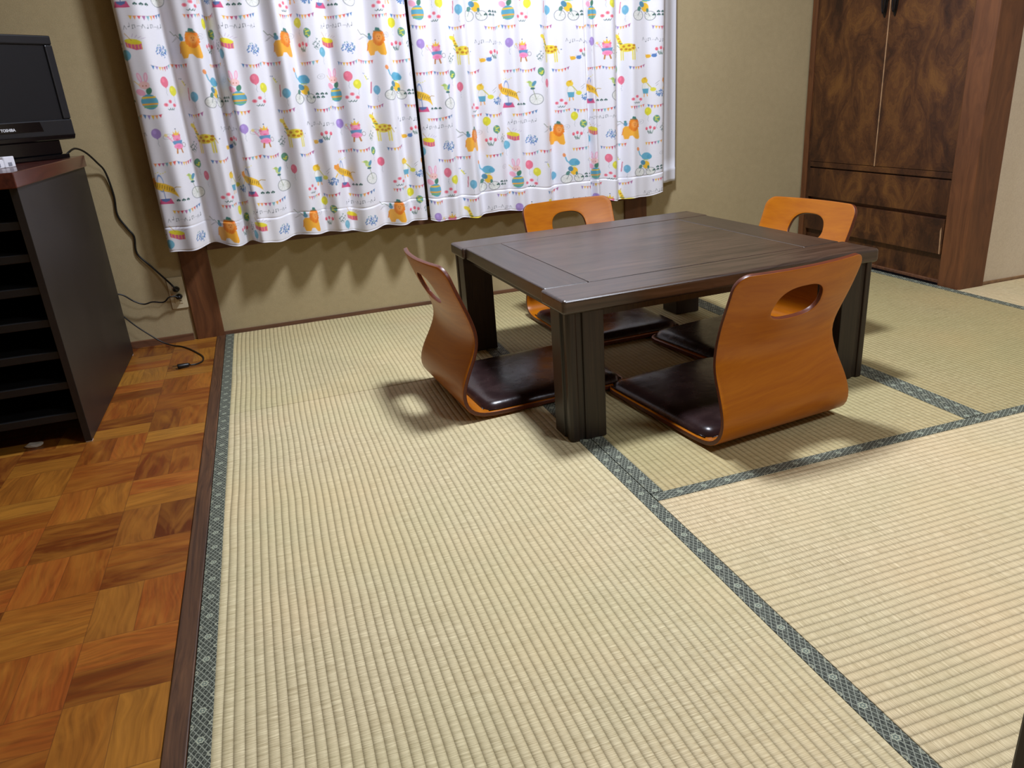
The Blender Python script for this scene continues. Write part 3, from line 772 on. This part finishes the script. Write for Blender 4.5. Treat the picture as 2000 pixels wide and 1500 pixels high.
def lion(x, z):
    poly([(x-30, z-6), (x-22, z+5), (x+4, z+6), (x+24, z-4), (x+28, z-42), (x+24, z-49), (x+12, z-46), (x+3, z-33), (x-5, z-34), (x-9, z-46), (x-24, z-47), (x-30, z-28)], (250, 178, 52))
    ell(x+9, z+9, 14, 25, (246, 150, 52))
    for k in range(17):
        a = 2*PI*k/17; ell(x+9+13.5*math.cos(a), z+11+22*math.sin(a), 4+rg.uniform(-1, 1.5), 5.5, (236, 134+rg.randint(-8, 14), 40))
    ell(x+11, z+12, 9, 13, (250, 168, 84)); ell(x+14, z+15, 1.2, 1.5, BR); ell(x+8, z+15, 1.2, 1.5, BR); ell(x+11, z+8, 2, 1.6, (206, 90, 50)); ln([(x+6, z-12), (x+9, z-2)], 2, (236, 124, 40), .6); ln([(x+14, z-14), (x+14, z-4)], 2, (236, 124, 40), .6)
    poly([(x+2, z+36), (x+17, z+33), (x+15, z+42), (x+5, z+45)], (60, 124, 116)); ln([(x-2, z+34), (x+20, z+31)], 2.4, (60, 124, 116))
    ell(x-19, z+14, 7, 8, (92, 150, 180)); ell(x-20, z+24, 4.5, 4.5, (70, 140, 130)); ln([(x-28, z-10), (x-32, z-30)], 2.5, (222, 120, 40))
    ln([(x-26, z+15), (x-38, z+26), (x-46, z+24), (x-58, z+38)], 2.4, (130, 140, 120))
    for k in range(5): ln([(x-58+k*4, z+6+k*3), (x-50+k*4, z+8+k*2)], 1.2, GY)
def wheel(x, z, r):
    ell(x, z, r, r, (236, 240, 214), 0, .35); ell(x, z, r, r, (128, 134, 138), 0, .95, ring=1.9)
    for k in range(4): a = PI*k/4+.2; ln([(x-r*.85*math.cos(a), z-r*.85*math.sin(a)), (x+r*.85*math.cos(a), z+r*.85*math.sin(a))], .7, (178, 186, 170))
def elephant(x, z):
    wheel(x-20, z-37, 19); wheel(x+22, z-38, 17)
    ln([(x-20, z-37), (x-10, z-12), (x+14, z-34)], 1.8, (130, 136, 140)); ln([(x+22, z-38), (x+10, z-16)], 1.8, (130, 136, 140))
    ell(x+6, z-8, 13, 16, (248, 196, 48)); ell(x-6, z+2, 9, 11, (80, 140, 170), .5); ell(x-16, z-14, 6, 9, (84, 134, 124), -.4); ell(x+15, z-18, 4, 7, (84, 134, 124))
    ell(x+6, z+28, 18, 15, (102, 178, 206)); ell(x+18, z+24, 9, 10, (92, 168, 198)); ln([(x-8, z+24), (x-18, z+36), (x-22, z+52)], 4.2, (102, 178, 206))
    ell(x-25, z+60, 4.5, 8, (240, 150, 90), .15); ln([(x-3, z+13), (x+14, z+12)], 3, (206, 220, 80))
def bunny(x, z):
    ell(x+2, z-28, 20, 24, (92, 166, 190)); 
    for dz, c in ((-14, (246, 200, 60)), (-25, (96, 170, 196)), (-35, (246, 176, 60)), (-43, (120, 180, 120))):
        hw_ = 20*math.sqrt(max(0, 1-((dz+28)/24)**2)); poly([(x+2-hw_, z+dz-4), (x+2+hw_, z+dz-2), (x+2+hw_, z+dz+3), (x+2-hw_, z+dz+2)], c)
    ell(x-14, z+2, 9, 12, (244, 172, 196), .7); ell(x+6, z+6, 7, 11, (66, 128, 100), -.3); ell(x-2, z+24, 13, 12, (248, 200, 196))
    for d in (-8, 7):
        ell(x+d-2, z+48, 5, 15, (246, 176, 204), -.02*d); ell(x+d-2, z+48, 2.3, 11, (250, 222, 232), -.02*d)
    ell(x+2, z+22, 1.5, 1.8, BR); ell(x-6, z+22, 1.5, 1.8, BR); ln([(x-24, z+38), (x-13, z+24)], 2, (236, 200, 80))
def pig(x, z):
    ell(x, z+12, 13, 12, (246, 150, 186)); poly([(x-9, z+22), (x+9, z+22), (x+11, z+36), (x+4, z+28), (x, z+41), (x-4, z+28), (x-10, z+35)], (244, 196, 70))
    ell(x-10, z+22, 3.5, 5, PK); ell(x+10, z+22, 3.5, 5, PK); ell(x, z+8, 5, 3.5, (232, 110, 150))
    poly([(x-17, z+4), (x+17, z+6), (x+14, z-8), (x-13, z-8)], (100, 150, 190)); ell(x+1, z-14, 15, 10, (248, 150, 190)); ell(x+1, z-14, 8, 5, (244, 110, 160), 0, .5)
    ln([(x-6, z-22), (x-8, z-36)], 4.6, (190, 120, 50)); ln([(x+8, z-22), (x+11, z-35)], 4.6, (190, 120, 50))
    ell(x+21, z-10, 6, 8, (120, 110, 110), 0, .8, ring=1.2); ln([(x-15, z+3), (x-25, z+20)], 3, (246, 160, 190)); ell(x-28, z+24, 4, 5, (244, 214, 120), 0, .7); ell(x, z+43, 2, 2, (80, 90, 120))
def giraffe(x, z):
    Y2 = (240, 218, 62)
    ell(x+12, z, 27, 16, Y2); poly([(x-14, z+4), (x-2, z+10), (x-16, z+44), (x-26, z+42)], Y2); ell(x-24, z+45, 10, 7, Y2, -.6); ln([(x-18, z+50), (x-17, z+57)], 2, (200, 150, 50))
    for lx in (-10, -3, 28, 35): ln([(x+lx, z-6), (x+lx+1, z-46)], 4.2, (236, 222, 90))
    ln([(x+38, z+2), (x+44, z-16)], 1.8, (210, 170, 60)); ell(x+50, z-2, 2, 2, (90, 110, 150))
    for a, b in ((0, 5), (18, 7), (8, -6), (30, -3), (-9, -5), (20, -8), (33, 8)): ell(x+a, z+b, 5, 4.3, (196, 134, 40))
    for t in (.2, .5, .8): ell(x-8-12*t, z+8+34*t, 3.2, 3.2, (206, 140, 40))
    ln([(x-19, z+20), (x-6, z+16)], 3, (80, 130, 90)); ln([(x-22, z+10), (x-15, z+2)], 2, (80, 130, 90))
def unicyc(x, z):
    wheel(x+9, z-26, 21); ln([(x+9, z-26), (x+1, z+10)], 2, (150, 158, 130)); ell(x, z+14, 7, 4, (60, 110, 110)); 
    ell(x-2, z+28, 9, 11, (196, 214, 130), .5); ell(x+5, z+32, 5, 11, (90, 150, 180), -.5); ell(x-9, z+38, 6, 5, (170, 200, 110)); poly([(x-14, z+40), (x-21, z+39), (x-14, z+36)], YE)
def tiger(x, z):
    Y2 = (246, 196, 52)
    ell(x+1, z+18, 8, 30, (130, 160, 210), 0, .9, ring=1.8)
    poly([(x-22, z+30), (x-6, z+22), (x+12, z+16), (x+30, z+4), (x+38, z-22), (x+40, z-32), (x+31, z-22), (x+20, z-14), (x+2, z-8), (x-14, z), (x-26, z+14)], Y2); ell(x-21, z+25, 11, 10, (248, 160, 62)); ell(x-28, z+32, 3.2, 3.2, OR); ell(x-15, z+35, 3.2, 3.2, OR)
    for k in range(9): ln([(x-12+k*5.4, z+22-k*3.1), (x-15+k*5.6, z+9-k*2.6)], 1.7, (120, 92, 44))
    ln([(x+26, z-4), (x+38, z+4), (x+48, z+2)], 2, (180, 140, 50)); ln([(x-22, z+2), (x-30, z-10)], 3.4, Y2)
    ln([(x+4, z-2), (x+5, z-34)], 2, (120, 140, 190)); poly([(x-8, z-34), (x+18, z-34), (x+24, z-52), (x-14, z-52)], (214, 84, 130)); poly([(x-6, z-34), (x+16, z-34), (x+14, z-41), (x+4, z-46), (x-5, z-41)], (90, 120, 170))
    for k in range(5): ell(x-6+k*6, z+52+3*math.sin(k*2), 1.4, 1.4, YE)
def duck(x, z):
    ell(x-2, z+28, 12, 12, (244, 206, 60)); poly([(x-8, z+38), (x+6, z+42), (x+2, z+30)], (226, 176, 40)); ell(x+1, z+3, 12, 17, (242, 242, 236)); ell(x+1, z+3, 12, 17, (170, 180, 150), 0, .7, ring=1.0)
    poly([(x-11, z-4), (x+13, z-4), (x+11, z-24), (x-7, z-24)], (92, 168, 196)); ln([(x-3, z-24), (x-4, z-36)], 3, OR); ln([(x+7, z-24), (x+9, z-34)], 3, OR)
    ln([(x+8, z+18), (x+22, z-2)], 3, (206, 196, 60)); ell(x+27, z-8, 9, 8, (226, 220, 70)); ln([(x+34, z+14), (x+40, z+20), (x+46, z+26)], 1.2, GY); ln([(x+36, z+6), (x+42, z+14)], 1.2, GY)
# row A
lion(78, 417); bubble(112, 437); drum(232, 420); leaves(297, 395, DB); balloon(140, 478, (224, 218, 50)); balloon(168, 446, (96, 150, 130), 11, 15, True); tulips(148, 400); sprig(190, 410); balloon(207, 384, (112, 182, 206)); notes(216, 468, 10)
bunting(-58, 352, 7, 8, 8.3, 0, 4); bunting(2, 357, 6, 3, 10, 3, -2); bunting(129, 352, 6, 3, 10, 2, 5)
# row B
bunny(236, 267); bubble(190, 302); balloon(285, 300, (234, 116, 140), 12, 17); balloon(308, 272, (226, 222, 60), 12, 16); flowers(290, 228); ln([(46, 278), (42, 240)], 3.6, (206, 110, 130)); balloon(62, 250, (110, 176, 204)); elephant(126, 267); clover(160, 232, 3); clover(172, 243, 3)
ln([(26, 302), (34, 288)], 4, (226, 220, 70))
for _ in range(5): ell(28+rg.uniform(-12, 12), 300+rg.uniform(-14, 14), 1.5, 1.5, (90, 110, 150))
bunting(22, 198, 6, 7, 9.6, 0, 3); bunting(153, 195, 7, 7, 8.6, 1, 6); bunting(214, 201, 5, 4, 9.4, 0, -2)
# row C
balloon(236, 138, PU); bubble(262, 126); pig(286, 107); sprig(20, 88); giraffe(56, 112); poly([(132, 88), (138, 80), (148, 82), (152, 92), (146, 72), (136, 70)], (240, 186, 60)); ell(142, 78, 9, 7, (240, 186, 60)); ell(160, 80, 8, 7, DB); poly([(152, 88), (160, 84), (168, 90), (164, 72)], DB); tulips(180, 97); notes(122, 140, 9)
bunting(72, 42, 6, 7, 9.8, 0, 6); bunting(212, 42, 6, 3, 9.5, 3, 5); bunting(270, 46, 6, 7, 8.8, 0, 2)
# row D
balloon(21, 650-THh, (88, 148, 118), 11, 15, True); balloon(46, 607, (230, 108, 134), 11, 16); tiger(218, 575); clover(254, 533, 3); unicyc(310, 575); flowers(100, 530); duck(130, 573); leaves(180, 550, DB, 26, 15, 15)
bunting(76, 503, 6, 3, 8.6, 3, 5); bunting(138, 507, 6, 7, 9.6, 0, 2); bunting(232, 500, 9, 6, 9.9, 2, 10)
TILE = TILE.reshape(THh, SS, TW, SS, 3).mean((1, 3))/255
TILE = np.where(TILE <= .04045, TILE/12.92, ((TILE+.055)/1.055)**2.4).astype(np.float32)

nc = NT('printed_curtain_cloth'); at = nc.n('ShaderNodeAttribute', attribute_name='print'); pp = nc.pos()
wv = nc.noise(nc.vec(nc.ma('MULTIPLY', pp[0], 90.0), nc.ma('MULTIPLY', pp[1], 90.0), nc.ma('MULTIPLY', pp[2], 900.0)), 1, 2)
cc = nc.mix(.06, at.outputs['Color'], nc.ramp(wv, [(.3, (.6, .6, .62)), (.7, (1, 1, 1))]), 'MULTIPLY')
M_CLOTH = nc.out(cc, .55, nc.bump(wv, .15, .0006), spec=.35)
nc.b.inputs['Sheen Weight'].default_value = .1

def curtain(name, x0, x1, valleys, px, pz, period, label, zb=.356, parent_extra=None):
    step = .00165
    xs = np.linspace(x0, x1, int((x1-x0)/step)+1)
    zs = np.r_[np.arange(zb, 1.24, .00165), np.linspace(1.245, 1.76, 70)]
    X, Z = np.meshgrid(xs, zs)
    Y = np.full(X.shape, -.108)
    for (xv, wd, dp, sh) in valleys:
        c = xv+sh*(Z-.75); k = .75+.35*np.clip((1.2-Z)/.85, 0, 1)
        Y += dp*k*np.exp(-((X-c)/wd)**2)
        Y -= dp*.35*k*np.exp(-((X-c-1.9*wd)/wd)**2)+dp*.35*k*np.exp(-((X-c+1.9*wd)/wd)**2)
    rs = np.random.RandomState(int(abs(x0)*100)+3)
    for _ in range(5): Y += .0016*np.sin(X*rs.uniform(20, 60)+Z*rs.uniform(-6, 6)+rs.uniform(0, 6))
    # doubled hem with a stitched ridge
    zh = zb+.083
    Y -= .0022/(1+np.exp((Z-zh)/.0012)); Y += .0022*np.exp(-((Z-zh-.002)/.0022)**2)
    Y += .0015*np.exp(-((Z-zb-.004)/.0015)**2)
    # selvedges turn back a little
    Y += .016*np.exp(-(X-x0)/.008)+.016*np.exp(-(x1-X)/.008)
    Zr = Z + (.006*np.sin(X*17+1)+.004*np.sin(X*41))*np.clip((.6-Z)/.25, 0, 1)
    mid = Y[len(zs)//3]; arc = np.r_[0, np.cumsum(np.hypot(np.diff(xs), np.diff(mid)))]
    U = x0+(x1-x0)*arc/arc[-1]; UU = np.broadcast_to(U, X.shape)
    zp = Z+.035*(X-x0)*np.clip((Z-.3)/.7, 0, 1)
    fx = ((UU-px)/period*TW) % TW; fz = ((zp-pz)*1000) % THh
    i0 = np.floor(fx).astype(int) % TW; j0 = np.floor(fz).astype(int) % THh; a = (fx-np.floor(fx))[..., None]; b = (fz-np.floor(fz))[..., None]
    i1 = (i0+1) % TW; j1 = (j0+1) % THh
    C = (TILE[j0, i0]*(1-a)+TILE[j0, i1]*a)*(1-b)+(TILE[j1, i0]*(1-a)+TILE[j1, i1]*a)*b
    ny, nx = X.shape
    co = np.stack([X, Y, Zr], -1).reshape(-1, 3).astype(np.float32)
    q = (np.arange(ny-1)[:, None]*nx+np.arange(nx-1)[None]).ravel()
    F = np.stack([q, q+1, q+nx+1, q+nx], 1).astype(np.int32)
    me = bpy.data.meshes.new(name); me.vertices.add(len(co)); me.vertices.foreach_set('co', co.ravel())
    me.loops.add(F.size); me.loops.foreach_set('vertex_index', F.ravel())
    me.polygons.add(len(F)); me.polygons.foreach_set('loop_start', np.arange(0, F.size, 4, dtype=np.int32))
    me.polygons.foreach_set('use_smooth', np.ones(len(F), bool))
    me.update(); me.validate()
    at_ = me.color_attributes.new('print', 'FLOAT_COLOR', 'POINT')
    at_.data.foreach_set('color', np.concatenate([C.reshape(-1, 3), np.ones((len(co), 1), np.float32)], 1).astype(np.float32).ravel())
    o = link(name, me, M_CLOTH)
    return o
VL = [(.022, .032, .052, -.02), (.158, .021, .060, -.01), (.322, .028, .034, .01), (.432, .024, .036, -.03), (.542, .022, .030, 0), (.672, .028, .036, .01), (.770, .018, .020, 0)]
ct = empty('curtain', (.36, -.10, 1.76)); tag(ct, 'left white curtain panel printed with circus animals', 'curtain', 'printed curtains over the window')
a_ = curtain('printed_panel', -.121, .827, VL, 0.0, 0.0, .317, ''); a_.parent = ct; a_.matrix_parent_inverse = Matrix.Translation(-ct.location)
VR = [(.905, .022, .020, 0), (.985, .022, .022, .02), (1.062, .02, .026, 0), (1.175, .024, .028, 0), (1.262, .024, .016, .01), (1.372, .022, .024, 0), (1.527, .009, .030, -.01), (1.668, .022, .038, 0), (1.79, .03, .010, 0)]
ct2 = empty('curtain', (1.35, -.10, 1.76)); tag(ct2, 'right white curtain panel printed with circus animals', 'curtain', 'printed curtains over the window')
a_ = curtain('printed_panel', .838, 1.864, VR, 1.028-66/317*.345, .235, .345, ''); a_.parent = ct2; a_.matrix_parent_inverse = Matrix.Translation(-ct2.location)
# reverse of the fabric turned back towards the wall at the right end
bm = bmesh.new(); g_ = []
for i in range(25):
    t = i/24; x = 1.868+.092*t; y = -.070+.044*t-.006*math.sin(PI*2*t)
    g_.append([bm.verts.new((x, y-(.0015 if z < .452 else 0), z)) for z in list(np.linspace(.395, .4515, 6))+list(np.linspace(.4525, 1.76, 30))])
for A, B in zip(g_, g_[1:]):
    for k in range(len(A)-1): bm.faces.new((A[k], B[k], B[k+1], A[k+1]))
nb = NT('curtain_reverse'); p3 = nb.pos()
v3 = nb.n('ShaderNodeTexVoronoi'); nb.put(v3.inputs['Vector'], nb.vec(p3[0], 0.0, p3[2])); v3.inputs['Scale'].default_value = 9
M_REV = nb.out(nb.mix(nb.ma('LESS_THAN', v3.outputs['Distance'], .035), lin((226, 226, 232)), lin((206, 150, 160))), .8)
a_ = finish(bm, 'side_return', M_REV, ct2, smooth=True); a_.matrix_parent_inverse = Matrix.Translation(-ct2.location)
md = a_.modifiers.new('s', 'SOLIDIFY'); md.thickness = .0008
# rail
rl = empty('curtain_rail', (.87, -.07, 1.78)); tag(rl, 'metal curtain rail along the top of the window', 'curtain rail')
boxes('rail', [(-1.02, 1.10, -.035, -.005, -.018, .004)], M_ALU, rl, bevel=.002)
for bx_ in (-.9, -.01, .95): boxes('bracket', [(bx_, bx_+.02, -.02, .07, .004, .014)], M_ALU, rl)
# ------------------------------------------------------------------ ceiling lamps (above the frame): the room lamp and an added fill
def lamp(loc, r, label):
    t = empty('ceiling_light', (loc[0], loc[1], H)); tag(t, label, 'ceiling light')
    bm = bmesh.new()
    prism(bm, [(r*math.cos(a), r*math.sin(a)) for a in np.linspace(0, 2*PI, 40, endpoint=False)], -.10, -.03)
    finish(bm, 'diffuser', M_WHITEP, t, bevel=.012)
    bm = bmesh.new(); prism(bm, [(r*.5*math.cos(a), r*.5*math.sin(a)) for a in np.linspace(0, 2*PI, 30, endpoint=False)], -.031, 0)
    finish(bm, 'ceiling_mount', M_WHITEP, t)
lamp(LAMP, .2, 'round white ceiling light above the low table')
lamp(FILL_LAMP, .25, 'round white ceiling light added out of view as fill')  # invented fixture to house the added fill light
